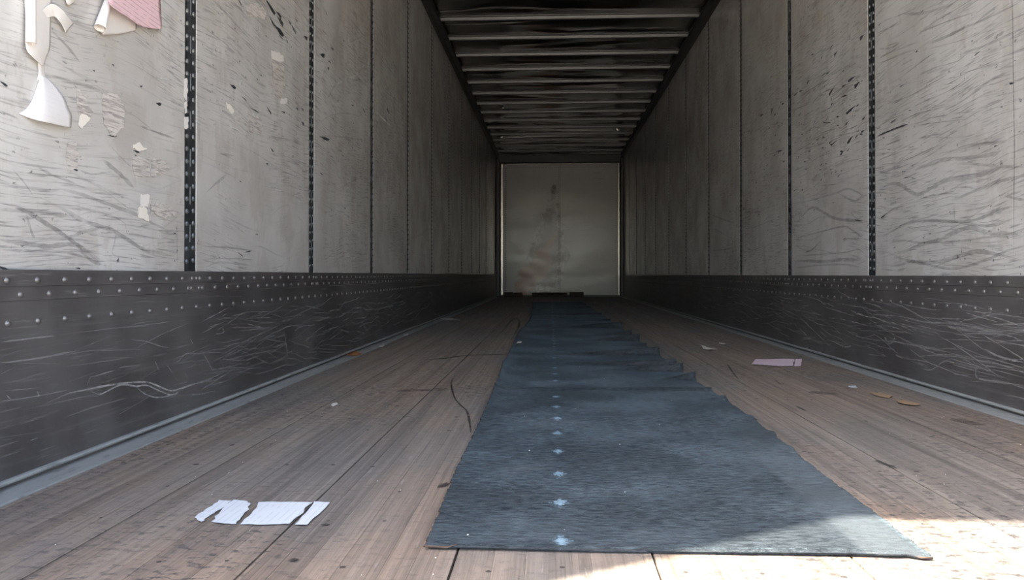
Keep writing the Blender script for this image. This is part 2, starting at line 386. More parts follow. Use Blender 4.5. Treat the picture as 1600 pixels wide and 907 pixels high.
# ------------------------------------------------------------ steel flanges along the floor edges
def flange(side, nm, label):
    X = side * HW; inn = XS0 if side < 0 else XS1
    m = MB(); a, b = sorted((X, inn)); m.box(a, b, Y_REAR - 0.05, Y_FRONT - 0.02, -0.02, 0.0025, b=0.001)
    o = m.build(nm, M['galv']); tag(o, label, 'floor edge', kind='structure')
    m = MB(); lx0, lx1 = sorted((X, X - side * 0.024)); m.box(lx0, lx1, Y_REAR, Y_FRONT - 0.02, 0.011, 0.020, b=0.003)
    m.build('lip', M['galv'], o)
flange(-1, 'trim_1', 'blue-grey galvanised steel flange along the floor under the left wall')
flange(1, 'trim_2', 'blue-grey galvanised steel flange along the floor under the right wall')

# ------------------------------------------------------------ side walls
def side_wall(side, nm, label, seamlist, kt):
    X = side * HW; m = MB(); a, b = sorted((X + side * 0.012, X + side * 0.06)); m.box(a, b, Y_REAR - 0.05, Y_FRONT + 0.1, -0.12, Z_ROOF + 0.06)
    wl = m.build(nm, M['shell']); tag(wl, label, 'wall', kind='structure')
    ed = [Y_REAR - 0.04 + 0.0] + seamlist + [Y_FRONT]
    for i in range(len(ed) - 1):
        y0 = ed[i] + (0.039 if i else 0); y1 = ed[i + 1] - 0.039
        if y1 - y0 < 0.05: continue
        a, b = sorted((X, X + side * 0.012))
        MB().box(a, b, y0, y1, kt - 0.02, Z_TOP + 0.02, b=0.0012).build('wall_panel', M['wall'], wl)
    for i, ys in enumerate(seamlist):
        if ys > Y_FRONT - 0.1: continue
        a, b = sorted((X + side * 0.002, X + side * 0.012))
        # the slotted strip: two flanges and a raised middle broken into short bars
        m = MB(); m.box(a, b, ys - 0.038, ys + 0.038, kt - 0.02, Z_TOP + 0.02)
        a2, b2 = sorted((X - side * 0.001, X + side * 0.002))
        st = m.build('logistics_strip', M['strip'], wl)
        m = MB(); z = kt + 0.03; rv = MB(); q = 0
        sx = X + side * 0.002
        far = ys > 7
        while z < Z_TOP - 0.02:
            for dy, dz in ((-0.021, 0), (0.021, 0.004)):
                rv.dome((sx, ys + dy, z + dz), (-side, 0, 0), 0.0085, 0.006, 5 if far else 8)
            z += 0.0385
        z = kt + 0.09
        while z < Z_TOP - 0.06:
            m.box(a2, b2, ys - 0.004, ys + 0.004, z, z + 0.055, b=0.0 if far else 0.001); z += 0.117
        o = rv.build('rivet_columns', M['slotfar' if ys > 4.5 else 'slot'], st); o['kind'] = 'stuff'
        o = m.build('slot_bars', M['slot'], st); o['kind'] = 'stuff'
    return wl
wl = side_wall(-1, 'wall_left', 'scuffed off-white panelled wall on the left, with torn papers', SEAM_L, KT_L)
wr = side_wall(1, 'wall_right', 'scuffed off-white panelled wall on the right, with streaks of rubber marks', SEAM_R, KT_R)

# ------------------------------------------------------------ kick plates with rivets
def kick(side, nm, label, kt, seamlist, phase):
    X = side * HW; s = -side
    prof = [(0.0115, 0.0), (0.0115, 0.0), (0.0115, kt - 0.066), (0.0135, kt - 0.064), (0.0135, kt - 0.036), (0.016, kt - 0.034), (0.016, kt - 0.0015), (0.0145, kt), (0.0, kt)]
    prof = prof[1:]
    m = MB(); y0, y1 = Y_REAR - 0.04, Y_FRONT - 0.04; n = len(prof)
    for y in (y0, y1):
        m.v += [(X + s * d, y, z) for d, z in prof] + [(X, y, 0.0)]
    for i in range(n + 1):
        j = (i + 1) % (n + 1); m.f.append((i, j, n + 1 + j, n + 1 + i)); m.m.append(0)
    m.f += [tuple(range(n + 1)), tuple(range(2 * n + 1, n, -1))]; m.m += [0, 0]
    bm = bmesh.new(); me = m.mesh(nm); bm.from_mesh(me); bmesh.ops.recalc_face_normals(bm, faces=bm.faces[:]); bm.to_mesh(me); bm.free()
    o = link(nm, me, M['kick']); tag(o, label, 'kick plate', kind='structure')
    d1 = MB(); d1.dome((0, 0, 0), (s, 0, 0), 0.0078, 0.0055, 8); rme = d1.mesh('rivet'); rme.materials.append(M['rivet'])
    for p in rme.polygons: p.use_smooth = True
    far = MB(); sp = PITCH / 13
    rows = [(kt - 0.022, 0.016, 0.0), (kt - 0.052, 0.0135, 0.47), (kt - 0.110, 0.0115, 0.1)]
    for z, d, off in rows:
        ys = []
        y = phase + off * sp - sp * 30
        while y < Y_FRONT - 0.1:
            if y > Y_REAR + 0.05: ys.append(y)
            y += sp
        if z > kt - 0.1:
            for q in seamlist: ys += [q - 0.022, q + 0.03]
        for y in ys:
            if y < 1.1: continue
            if y < 3.7:
                r = bpy.data.objects.new('rivet', rme); COL.objects.link(r); r.parent = o; r.location = (X + s * d, y, z)
            elif y < 13: far.dome((X + s * d, y, z), (s, 0, 0), 0.0075, 0.005, 6)
    q = far.build('rivet_rows', M['rivet'], o, True); q['kind'] = 'stuff'
    return o
bl = kick(-1, 'baseboard_left', 'dark riveted steel kick plate along the foot of the left wall', KT_L, SEAM_L, on_wall(47, 444, -1).y)
br = kick(1, 'baseboard_right', 'dark riveted steel kick plate along the foot of the right wall', KT_R, SEAM_R, on_wall(1582, 438.5, 1).y)

# ------------------------------------------------------------ scuffs, tears and scratches (each with its own path on its wall)
def marks(side, lines, sc, ox, oy, w, a, mb_, off=0.0006, per=7):
    for L in lines:
        P = [on_wall(ox + px / sc, oy + py / sc, side, off) for px, py in L]
        mb_.ribbon(catmull(P, per), (-side, 0, 0), w * random.uniform(0.7, 1.4), a * random.uniform(0.75, 1.2))
def rand_marks(side, n, seamlist, mb_, zr, wr_, ar, lr, slope, seed, kt, off=0.0006, ymax=12.0, wav=0.02, ypow=1.5, ymin=1.2):
    R = random.Random(seed); ed = [Y_REAR] + seamlist + [Y_FRONT]
    for _ in range(n):
        y = ymin + (ymax - ymin) * R.random() ** ypow; z = R.uniform(*zr); ln = R.uniform(*lr); sl = R.gauss(slope[0], slope[1])
        hi = max([e for e in ed if e <= y] or [0]) + 0.05; hj = min([e for e in ed if e > y] or [99]) - 0.05
        y0 = max(y, hi); y1 = min(y + ln, hj)
        if y1 - y0 < 0.02: continue
        ph = R.uniform(0, 6.28); fr = R.uniform(4, 14); am = wav * R.random(); N = max(4, int((y1 - y0) / 0.05)); P = []
        for i in range(N + 1):
            t = i / N; yy = y0 + (y1 - y0) * t
            P.append(Vector((side * (HW - off), yy, z + sl * (yy - y0) + am * math.sin(fr * (yy - y0) + ph) - am * math.sin(ph))))
        if min(p.z for p in P) < kt + 0.005 or max(p.z for p in P) > Z_TOP: continue
        mb_.ribbon(P, (-side, 0, 0), R.uniform(*wr_), R.uniform(*ar))
# left wall
m1 = MB()
marks(-1, [[(340, 290), (520, 340), (700, 405), (860, 465), (930, 505), (1090, 580)], [(0, 380), (170, 445), (260, 500), (400, 590), (520, 680), (640, 775)],
    [(0, 590), (160, 610), (400, 610), (520, 570), (660, 545), (740, 580), (860, 660), (960, 715), (1100, 740)],
    [(250, 355), (400, 430), (520, 500), (700, 560), (800, 620), (900, 680), (1000, 700), (1080, 720)], [(0, 430), (200, 440), (480, 480)],
    [(640, 120), (740, 200), (840, 300)], [(480, 655), (560, 740), (640, 780)], [(0, 620), (140, 640), (300, 660), (470, 650), (620, 740)]], 3.995, 0, 220, 0.009, 0.62, m1)
marks(-1, [[(660, 0), (780, 130), (830, 170)], [(480, 470), (580, 445), (700, 470), (780, 520), (780, 560)], [(0, 680), (200, 690), (420, 700), (620, 760)],
    [(0, 720), (260, 710), (500, 735)], [(1105, 490), (1106, 650), (1107, 800)], [(735, 540), (715, 640), (712, 715), (860, 735)], [(1285, 330), (1350, 260), (1420, 205)], [(1300, 310), (1420, 215)],
    [(1260, 660), (1450, 670), (1590, 690)], [(1260, 740), (1420, 735), (1590, 745)], [(1290, 790), (1380, 760), (1590, 785)], [(70, 170), (150, 260), (210, 350)], [(240, 170), (340, 220), (480, 270)], [(490, 180), (580, 210), (700, 190)], [(160, 440), (200, 580), (220, 600)],
    [(1360, 80), (1470, 95)], [(1470, 535), (1530, 580)], [(0, 800), (140, 810)]], 3.995, 0, 220, 0.005, 0.5, m1)
marks(-1, [[(860, 780), (960, 820), (1100, 870)], [(0, 690), (120, 745)], [(320, 190), (420, 290), (500, 390)], [(1030, 400), (1140, 450)], [(1040, 430), (1150, 530)], [(1050, 620), (1150, 670)]], 3.995, 0, 0, 0.006, 0.6, m1)
marks(-1, [[(210, 0), (300, 90), (390, 190)], [(300, 0), (420, 80)], [(150, 170), (260, 250), (330, 310)], [(540, 855), (700, 880), (790, 905)], [(440, 535), (540, 600)], [(550, 850), (690, 870)], [(940, 220), (1090, 350), (1180, 420)], [(1010, 60), (1180, 250)], [(1020, 380), (1100, 470), (1190, 560)], [(860, 780), (950, 720), (1060, 710), (1190, 750)], [(860, 860), (960, 850), (1180, 880)], [(1040, 275), (1170, 215)], [(1230, 330), (1350, 480)]], 3.995, 280, 0, 0.007, 0.45, m1)
rand_marks(-1, 120, SEAM_L, m1, (0.47, 0.95), (0.003, 0.006), (0.15, 0.4), (0.12, 0.9), (0.02, 0.09), 11, KT_L, wav=0.03)
rand_marks(-1, 260, SEAM_L, m1, (0.7, 2.2), (0.002, 0.006), (0.15, 0.45), (0.05, 0.6), (0.0, 0.07), 12, KT_L, wav=0.01)
o = m1.build('scuff_marks', M['scuff'], wl); o['kind'] = 'stuff'
m2 = MB()
def tear(mb_, c, side, ln, wd_, R_=random):
    # a small pointed tear: irregular outline around its centre
    n0 = len(mb_.v); pts = []; ln *= 1.15; wd_ *= 1.2; tilt = R_.uniform(-0.35, 0.2)
    for t, h in ((-0.5, 0.05), (-0.2, R_.uniform(0.1, 0.35)), (0.12, R_.uniform(0.3, 0.6)), (0.5, R_.uniform(0.2, 0.55)), (0.38, -R_.uniform(0.1, 0.4)), (0.05, -R_.uniform(0.05, 0.5)), (-0.22, -R_.uniform(0.0, 0.2))):
        pts.append(c + Vector((0, t * ln, h * wd_ + t * ln * tilt)))
    mb_.v += [tuple(p) for p in pts]; mb_.a += [R_.uniform(0.7, 1.1) for _ in pts]
    mb_.f.append(tuple(range(n0, n0 + len(pts)))); mb_.m.append(0)
def chips(side, spots, sc, ox, oy, mb_):
    for (px, py, ln, wd_) in spots:
        tear(mb_, on_wall(ox + px / sc, oy + py / sc, side, 0.0009), side, ln, wd_)
def rand_tears(side, n, seamlist, mb_, zr, yr, seed):
    R_ = random.Random(seed)
    for _ in range(n):
        y = R_.uniform(*yr); z = R_.gauss(*zr)
        if z < 0.5 or z > 2.6 or min(abs(y - q) for q in seamlist) < 0.09: continue
        tear(mb_, Vector((side * (HW - 0.0009), y, z)), side, R_.uniform(0.012, 0.05), R_.uniform(0.003, 0.009), R_)
chips(-1, [(570, 45, .10, .02), (618, 90, .07, .022), (628, 130, .08, .025), (622, 190, .11, .02), (580, 135, .06, .012), (715, 182, .06, .018), (690, 140, .04, .012), (787, 235, .06, .016), (335, 540, .05, .012), (890, 345, .09, .02), (935, 385, .05, .01), (905, 865, .16, .018), (955, 305, .05, .01), (320, 680, .06, .008), (470, 690, .08, .006), (930, 430, .03, .02), (560, 690, .05, .012), (735, 680, .03, .012), (768, 685, .03, .012), (770, 770, .04, .016), (1300, 690, .06, .03), (1150, 685, .08, .01), (615, 350, .05, .009), (990, 630, .03, .006), (1295, 750, .05, .01)], 3.995, 280, 0, m2)
chips(-1, [(25, 525, .02, .006), (585, 442, .01, .004), (880, 540, .014, .006), (705, 405, .01, .006), (660, 600, .04, .006), (690, 610, .03, .006), (700, 850, .04, .005), (990, 650, .03, .01)], 3.995, 0, 0, m2)
chips(-1, [(852, 68, .03, .006), (845, 92, .01, .004), (735, 750, .01, .012), (460, 180, .03, .006), (485, 797, .02, .004), (1500, 710, .05, .006), (1545, 695, .06, .006), (1500, 255, .02, .005), (20, 800, .05, .006), (1115, 822, .04, .004), (1090, 580, .015, .006)], 3.995, 0, 220, m2)
rand_tears(-1, 90, SEAM_L, m2, (1.35, 0.35), (2.6, 7.0), 15)
o = m2.build('liner_tears', M['chip'], wl); o['kind'] = 'stuff'
m3 = MB()
marks(-1, [[(870, 700), (940, 590), (970, 540), (1030, 500), (1100, 470), (1160, 400), (1190, 340)], [(1215, 690), (1270, 740), (1340, 805)]], 3.995, 280, 0, 0.012, 0.75, m3, 0.0012)
marks(-1, [[(715, 20), (722, 150), (720, 330), (735, 560)], [(120, 620), (125, 900)]], 3.995, 280, 0, 0.02, 0.25, m3, 0.0012)
rand_marks(-1, 50, SEAM_L, m3, (0.7, 2.0), (0.003, 0.01), (0.2, 0.55), (0.03, 0.25), (0, 0.1), 16, KT_L, 0.0012, 7)
o = m3.build('pale_scrapes', M['pale'], wl); o['kind'] = 'stuff'
# right wall
m1 = MB()
marks(1, [[(1030, 165), (1090, 130), (1200, 95), (1300, 88), (1430, 70), (1500, 40)], [(880, 250), (910, 225), (950, 215), (990, 225), (1030, 255), (1080, 268), (1140, 235), (1220, 195), (1340, 180), (1440, 150), (1500, 135), (1600, 130)],
    [(1240, 300), (1380, 240), (1470, 205), (1600, 175)], [(880, 480), (940, 455), (1010, 415), (1100, 400), (1240, 405), (1340, 400), (1440, 365), (1520, 335), (1600, 330)],
    [(900, 580), (1000, 555), (1100, 515), (1180, 495), (1250, 460), (1330, 435), (1420, 460), (1540, 465), (1600, 480)],
    [(890, 545), (1000, 595), (1100, 610), (1200, 600), (1280, 575), (1370, 555), (1470, 570), (1560, 590)], [(480, 390), (540, 335), (600, 360), (660, 390), (760, 402), (800, 410)],
    [(870, 620), (960, 625), (1050, 605), (1140, 625), (1260, 640), (1400, 600), (1520, 550), (1600, 520)], [(450, 600), (600, 605), (700, 595), (800, 600)]], 3.2, 1100, 220, 0.012, 0.62, m1)
marks(1, [[(1260, 115), (1340, 115), (1460, 128), (1600, 130)], [(1050, 405), (1200, 400), (1400, 425), (1540, 395)], [(880, 505), (1000, 500), (1080, 510), (1300, 500), (1440, 480), (1600, 490)], [(1130, 650), (1180, 620), (1260, 590), (1360, 560)],
    [(440, 330), (560, 290), (660, 262), (720, 240), (780, 265), (800, 290)], [(670, 262), (720, 290), (760, 300), (800, 265)], [(450, 490), (560, 462), (690, 430), (730, 440), (780, 475), (800, 470)], [(450, 580), (560, 570), (700, 560), (770, 545), (810, 575)], [(440, 640), (560, 625), (700, 620), (810, 640)],
    [(500, 560), (540, 545), (585, 500)], [(880, 640), (960, 650), (1020, 635)], [(1500, 275), (1560, 290), (1600, 295)], [(195, 440), (260, 430), (400, 370)], [(30, 370), (160, 415)], [(30, 430), (160, 500)], [(200, 525), (240, 548), (300, 525)], [(30, 550), (100, 545), (160, 530)],
    [(1250, 330), (1252, 400)], [(690, 510), (720, 490), (790, 500)], [(1080, 290), (1160, 270), (1250, 262)], [(730, 355), (765, 390), (800, 375)], [(1300, 350), (1420, 335)], [(1380, 640), (1470, 620), (1560, 625)]], 3.2, 1100, 220, 0.007, 0.55, m1)
marks(1, [[(870, 330), (960, 280), (1080, 240)], [(870, 245), (930, 240), (985, 210)], [(1060, 180), (1180, 90), (1250, 60)], [(1340, 135), (1400, 80), (1480, 20)], [(1120, 220), (1240, 170), (1330, 120)], [(1445, 195), (1505, 155)], [(950, 515), (1000, 490)],
    [(1280, 270), (1400, 230), (1600, 140)], [(450, 765), (560, 700)], [(450, 500), (580, 420), (620, 400)], [(445, 240), (540, 175)], [(445, 855), (505, 830)], [(580, 270), (640, 230)], [(980, 70), (1100, 65), (1240, 20)], [(1330, 475), (1420, 410), (1540, 350)], [(870, 20), (930, 0)], [(1180, 205), (1300, 140), (1420, 90), (1600, 0)]], 3.2, 1100, 0, 0.008, 0.5, m1)
marks(1, [[(1535, -60), (1540, 0), (1545, 200), (1548, 500), (1552, 720), (1550, 950), (1547, 1360)]], 3.2, 1100, 0, 0.006, 0.7, m1)
rand_marks(1, 130, SEAM_R, m1, (0.45, 0.95), (0.003, 0.007), (0.15, 0.4), (0.12, 0.9), (0.0, 0.10), 21, KT_R, wav=0.03, ymin=1.9)
rand_marks(1, 420, SEAM_R, m1, (0.75, 2.3), (0.002, 0.005), (0.12, 0.4), (0.08, 0.8), (0.05, 0.07), 22, KT_R, wav=0.01, ymin=1.9)
rand_marks(1, 220, SEAM_R, m1, (0.85, 1.5), (0.002, 0.006), (0.3, 0.7), (0.05, 0.5), (0.05, 0.07), 23, KT_R, wav=0.01, ymin=2.5, ymax=6)
o = m1.build('scuff_marks', M['scuff'], wr); o['kind'] = 'stuff'
m2 = MB()
chips(1, [(660, 265, .05, .014), (655, 275, .02, .025), (520, 410, .04, .028), (640, 455, .09, .018), (740, 395, .10, .016), (765, 425, .06, .022), (735, 550, .12, .018), (610, 615, .08, .01), (730, 700, .07, .018), (650, 715, .09, .008), (690, 765, .05, .012), (790, 185, .05, .02), (340, 555, .03, .05), (355, 575, .03, .03), (290, 575, .09, .016), (705, 480, .07, .008), (700, 430, .05, .012), (460, 470, .08, .012), (485, 455, .06, .012), (620, 365, .05, .008), (240, 655, .1, .008), (380, 755, .1, .012), (800, 590, .04, .01), (640, 520, .03, .008), (1065, 258, .02, .01), (990, 430, .04, .007), (1030, 553, .02, .005), (900, 690, .02, .006), (880, 120, .03, .006), (955, 600, .08, .006), (640, 230, .06, .006), (1460, 730, .02, .006), (395, 520, .05, .012), (670, 585, .04, .008)], 3.2, 1100, 0, m2)
marks(1, [[(870, 680), (940, 650), (1020, 620)]], 3.2, 1100, 0, 0.006, 1.0, m2)
chips(1, [(1097, 487, .008, .01), (900, 375, .06, .008), (635, 5, .06, .008), (690, 55, .05, .012), (300, 280, .02, .008), (780, 400, .12, .008), (275, 370, .04, .008), (1400, 545, .008, .005), (640, 18, .06, .006)], 3.2, 1100, 220, m2)
rand_tears(1, 170, SEAM_R, m2, (1.15, 0.22), (3.6, 6.4), 25); rand_tears(1, 50, SEAM_R, m2, (1.3, 0.3), (2.4, 9), 26)
o = m2.build('liner_tears', M['chip'], wr); o['kind'] = 'stuff'
# kick plates
m1 = MB()
KO = 0.0121
marks(-1, [[(240, 905), (430, 820), (520, 800), (700, 765), (840, 750), (940, 755), (1050, 800), (1100, 798), (1200, 765), (1300, 735), (1420, 680), (1560, 665)], [(550, 800), (620, 825), (680, 800), (760, 765), (850, 775), (920, 770), (1010, 810), (1080, 825), (1150, 775)],
    [(840, 770), (900, 820), (980, 845), (1080, 830), (1140, 800)], [(1200, 770), (1260, 745), (1330, 740), (1440, 690)]], 3.995, 0, 410, 0.0045, 0.9, m1, KO)
marks(-1, [[(815, 487), (900, 492), (1000, 525), (1060, 535)], [(1030, 632), (1110, 622), (1160, 570), (1240, 570), (1340, 545), (1400, 540), (1470, 505), (1530, 520)], [(1380, 605), (1440, 605), (1560, 575)], [(0, 870), (150, 850), (320, 820), (430, 795)], [(480, 440), (700, 415), (960, 385), (1100, 370)],
    [(1120, 830), (1250, 825), (1350, 800)], [(1040, 640), (1080, 695)], [(1150, 690), (1180, 730)], [(1270, 570), (1340, 700)], [(1370, 600), (1400, 670)], [(1330, 450), (1395, 440), (1390, 410)], [(1190, 480), (1205, 515)], [(730, 660), (880, 640)], [(560, 720), (720, 675)], [(0, 500), (200, 475), (340, 460)], [(230, 800), (250, 850)], [(40, 830), (70, 860)], [(0, 630), (240, 600), (500, 550)], [(960, 600), (1000, 690)], [(540, 780), (570, 700)]], 3.995, 0, 410, 0.003, 0.55, m1, KO)
marks(-1, [[(240, 470), (280, 445), (370, 430)], [(510, 365), (720, 335), (950, 300)], [(100, 520), (190, 490)], [(110, 575), (180, 545)], [(380, 410), (460, 385)], [(60, 510), (130, 495)], [(620, 330), (660, 320)], [(840, 400), (930, 375), (1000, 340)], [(420, 470), (520, 440)], [(630, 470), (690, 490)], [(730, 300), (800, 295)], [(160, 410), (220, 395)], [(170, 440), (200, 640)]], 3.995, 400, 400, 0.006, 0.7, m1, KO)
rand_marks(-1, 170, [], m1, (0.05, 0.31), (0.0012, 0.0026), (0.12, 0.4), (0.02, 0.35), (0, 0.10), 31, 0.0, KO, 10, 0.01, ymin=1.3)
rand_marks(-1, 260, [], m1, (0.06, 0.30), (0.002, 0.0042), (0.2, 0.6), (0.04, 0.5), (0.02, 0.10), 33, 0.0, KO, 8.0, 0.015, ymin=2.4)
o = m1.build('steel_scratches', M['scratch'], bl); o['kind'] = 'stuff'
m1 = MB()
marks(1, [[(1400, 305), (1480, 345), (1600, 375)], [(1080, 400), (1130, 412), (1190, 375), (1250, 350)], [(1180, 340), (1300, 350), (1480, 385), (1600, 415)], [(1330, 350), (1360, 390), (1365, 450), (1480, 470), (1600, 490)], [(1180, 190), (1320, 215), (1500, 235), (1600, 270)], [(700, 205), (760, 240), (850, 260), (960, 270), (1100, 300), (1200, 320)],
    [(980, 140), (1100, 170), (1250, 180), (1400, 205), (1600, 240)], [(730, 110), (800, 140), (900, 160)], [(270, 150), (320, 120), (400, 130)], [(250, 90), (330, 105), (420, 115)], [(620, 150), (700, 160), (820, 190)], [(640, 265), (700, 295), (740, 290)], [(1060, 345), (1200, 335), (1330, 345)], [(800, 120), (870, 135), (960, 140)], [(1240, 430), (1330, 440)], [(900, 240), (930, 280), (960, 240)], [(860, 290), (960, 310)]], 3.2, 1100, 450, 0.005, 0.6, m1, KO)
rand_marks(1, 420, [], m1, (0.06, 0.32), (0.0018, 0.004), (0.3, 0.75), (0.05, 0.6), (0.03, 0.09), 32, 0.0, KO, 10, 0.012, ymin=1.9)
o = m1.build('steel_scratches', M['scratch'], br); o['kind'] = 'stuff'

# ------------------------------------------------------------ roof: skin, bows, rails
NX, NY = 48, 420
R = random.Random(5)
bows = [7.40 + 0.6096 * k for k in range(-11, 14)]
waves = []
for b in bows:
    for _ in range(6): waves.append((b + R.uniform(0.1, 0.5), R.uniform(-1.1, 1.1), R.uniform(0.2, 0.6), R.uniform(0.02, 0.06), R.uniform(-0.03, 0.03), R.uniform(-0.12, 0.12)))
mb = MB(); ys = [Y_REAR - 0.05 + (Y_FRONT + 0.1 - Y_REAR) * j / NY for j in range(NY + 1)]
ph = [R.uniform(0, 6.28) for _ in range(40)]
for j, y in enumerate(ys):
    act = [w for w in waves if abs(w[0] - y) < 0.35]
    bi = int((y - bows[0]) / 0.6096 + 20); loc = ((y - bows[0]) / 0.6096) % 1
    for i in range(NX + 1):
        x = -HW + W * i / NX
        sag = math.sin(math.pi * loc) ** 2 * (0.014 * math.sin(x * 2.1 + ph[bi % 40]) - 0.008)
        z = Z_ROOF + sag
        for (wy, wx, sx_, sy_, am, tl) in act:
            z += am * math.exp(-((x - wx) / sx_) ** 2 - ((y - wy - tl * (x - wx)) / sy_) ** 2)
        mb.v.append((x, y, max(z, Z_BOW + 0.012)))
for j in range(NY):
    for i in range(NX):
        a = j * (NX + 1) + i; mb.f.append((a, a + NX + 1, a + NX + 2, a + 1)); mb.m.append(0)
cl = mb.build('ceiling', M['roof'], None, True); tag(cl, 'dark shiny buckled metal roof skin across the trailer', 'ceiling', kind='structure')
MB().box(-HW - 0.06, HW + 0.06, Y_REAR - 0.05, Y_FRONT + 0.1, Z_ROOF + 0.04, Z_ROOF + 0.06).build('outer_roof_skin', M['shell'], cl)
# one bow: a shallow hat section with rounded lower edge
def bow_mesh():
    pr = [(-0.032, Z_ROOF - 0.004), (-0.017, Z_ROOF - 0.008), (-0.011, Z_BOW + 0.007), (-0.004, Z_BOW), (0.004, Z_BOW), (0.011, Z_BOW + 0.007), (0.017, Z_ROOF - 0.008), (0.032, Z_ROOF - 0.004), (0.032, Z_ROOF + 0.001), (-0.032, Z_ROOF + 0.001)]
    m = MB(); n = len(pr); xs = (-HW + 0.045, HW - 0.045)
    for x in xs: m.v += [(x, y, z) for y, z in pr]
    for i in range(n): j = (i + 1) % n; m.f.append((i, n + i, n + j, j)); m.m.append(0)
    m.f += [tuple(range(n)), tuple(range(2 * n - 1, n - 1, -1))]; m.m += [0, 0]
    me = m.mesh('roof_bow'); bm = bmesh.new(); bm.from_mesh(me); bmesh.ops.recalc_face_normals(bm, faces=bm.faces[:]); bm.to_mesh(me); bm.free(); me.materials.append(M['bow']); return me
bme = bow_mesh()
for b in bows:
    if Y_REAR + 0.1 < b < Y_FRONT - 0.1:
        o = bpy.data.objects.new('roof_bow', bme); COL.objects.link(o); o.parent = cl; o.location = (0, b, 0); o.rotation_euler = (0, 0, R.uniform(-0.004, 0.004))
def rail(side, nm, label):
    X = side * HW; a, b = sorted((X + side * 0.012, X - side * 0.05)); m = MB().box(a, b, Y_REAR, Y_FRONT, Z_TOP, Z_ROOF + 0.03, b=0.004)
    o = m.build(nm, M['rail']); tag(o, label, 'rail', kind='structure')
    a, b = sorted((X - side * 0.03, X - side * 0.062)); MB().box(a, b, Y_REAR + 0.02, Y_FRONT - 0.02, Z_BOW + 0.004, Z_BOW + 0.014, b=0.002).build('ledge', M['rail'], o)
rail(-1, 'trim_3', 'dark metal roof rail along the top of the left wall')
rail(1, 'trim_4', 'dark metal roof rail along the top of the right wall')

# ------------------------------------------------------------ front wall
fw = MB().box(-HW - 0.06, HW + 0.06, Y_FRONT + 0.02, Y_FRONT + 0.1, -0.12, Z_ROOF + 0.06).build('wall_front', M['post']); tag(fw, 'grey front bulkhead wall with a brown worn patch at the far end', 'wall', kind='structure')
pl = on_front(786, 360, Y_FRONT).x; pm = on_front(875, 360, Y_FRONT).x; pr_ = on_front(966, 360, Y_FRONT).x
ZF = on_front(875, 257, Y_FRONT).z
MB().box(pl, pm - 0.002, Y_FRONT - 0.012, Y_FRONT + 0.02, 0.03, ZF, b=0.002).build('front_panel', M['front'], fw)
MB().box(pm + 0.002, pr_, Y_FRONT - 0.004, Y_FRONT + 0.02, 0.03, ZF, b=0.002).build('front_panel', M['front'], fw)
rv = MB()
for k in range(62):
    z = 0.08 + k * 0.042
    if z < ZF - 0.03:
        rv.dome((pl + 0.055, Y_FRONT - 0.012, z), (0, -1, 0), 0.013, 0.008, 6); rv.dome((pm - 0.03, Y_FRONT - 0.012, z), (0, -1, 0), 0.009, 0.006, 6); rv.dome((pr_ - 0.05, Y_FRONT - 0.004, z), (0, -1, 0), 0.008, 0.006, 6)
for k in range(56): rv.dome((pl + 0.05 + k * 0.043, Y_FRONT - 0.012, ZF - 0.06), (0, -1, 0), 0.008, 0.006, 6)
o = rv.build('rivet_columns', M['rivet'], fw); o['kind'] = 'stuff'
MB().box(pl - 0.05, pl + 0.012, Y_FRONT - 0.03, Y_FRONT + 0.02, 0.02, ZF + 0.02, b=0.012).build('edge_trim', M['trimm'], fw)
MB().box(pr_ - 0.012, pr_ + 0.03, Y_FRONT - 0.03, Y_FRONT + 0.02, 0.02, ZF + 0.02, b=0.010).build('edge_trim', M['trimm'], fw)
MB().box(pl + 0.012, pr_ - 0.012, Y_FRONT - 0.03, Y_FRONT + 0.02, ZF, ZF + 0.022, b=0.008).build('top_trim', M['trimm'], fw)
MB().box(-HW + 0.02, HW - 0.02, Y_FRONT - 0.05, Y_FRONT + 0.02, ZF + 0.03, Z_BOW, b=0.01).build('header', M['post'], fw)
MB().box(-HW + 0.02, HW - 0.02, Y_FRONT - 0.016, Y_FRONT + 0.02, 0.0, 0.028, b=0.004).build('sill', M['post'], fw)
for a, b in ((-HW + 0.0, pl - 0.055), (pr_ + 0.035, HW)):
    MB().box(a, b, Y_FRONT - 0.06, Y_FRONT + 0.02, 0.0, Z_TOP, b=0.012).build('corner_post', M['post'], fw)

# ------------------------------------------------------------ rear door frame around the open end
fr = MB(); fr.box(-HW - 0.08, HW + 0.08, Y_REAR - 0.10, Y_REAR, 2.72, Z_ROOF + 0.10, b=0.006)
o = fr.build('door_1', M['frame']); tag(o, 'galvanised rear door frame around the open end of the trailer', 'door frame', kind='structure')
for s in (-1, 1):
    a, b = sorted((s * (HW + 0.08), s * (HW - 0.005)))
    MB().box(a, b, Y_REAR - 0.10, Y_REAR, -0.2, 2.72, b=0.006).build('frame_post', M['frame'], o)
    # rounded gusset in the upper corner
    m = MB(); n = 8; rad = 0.13; X = s * (HW - 0.005); zc = 2.72
    P = [(X, zc)] + [(X - s * rad * (1 - math.cos(a_)), zc - rad * (1 - math.sin(a_))) for a_ in [math.pi / 2 * k / n for k in range(n + 1)]]
    for y in (Y_REAR - 0.03, Y_REAR - 0.005): m.v += [(x, y, z) for x, z in P]
    q = len(P)
    m.f += [tuple(range(q)), tuple(range(2 * q - 1, q - 1, -1))] + [(i, (i + 1) % q, q + (i + 1) % q, q + i) for i in range(q)]; m.m += [0] * (q + 2)
    m.build('gusset', M['frame'], o)
MB().box(-HW - 0.08, HW + 0.08, Y_REAR - 0.10, Y_REAR - 0.05, -0.2, -0.001, b=0.004).build('sill', M['frame'], o)

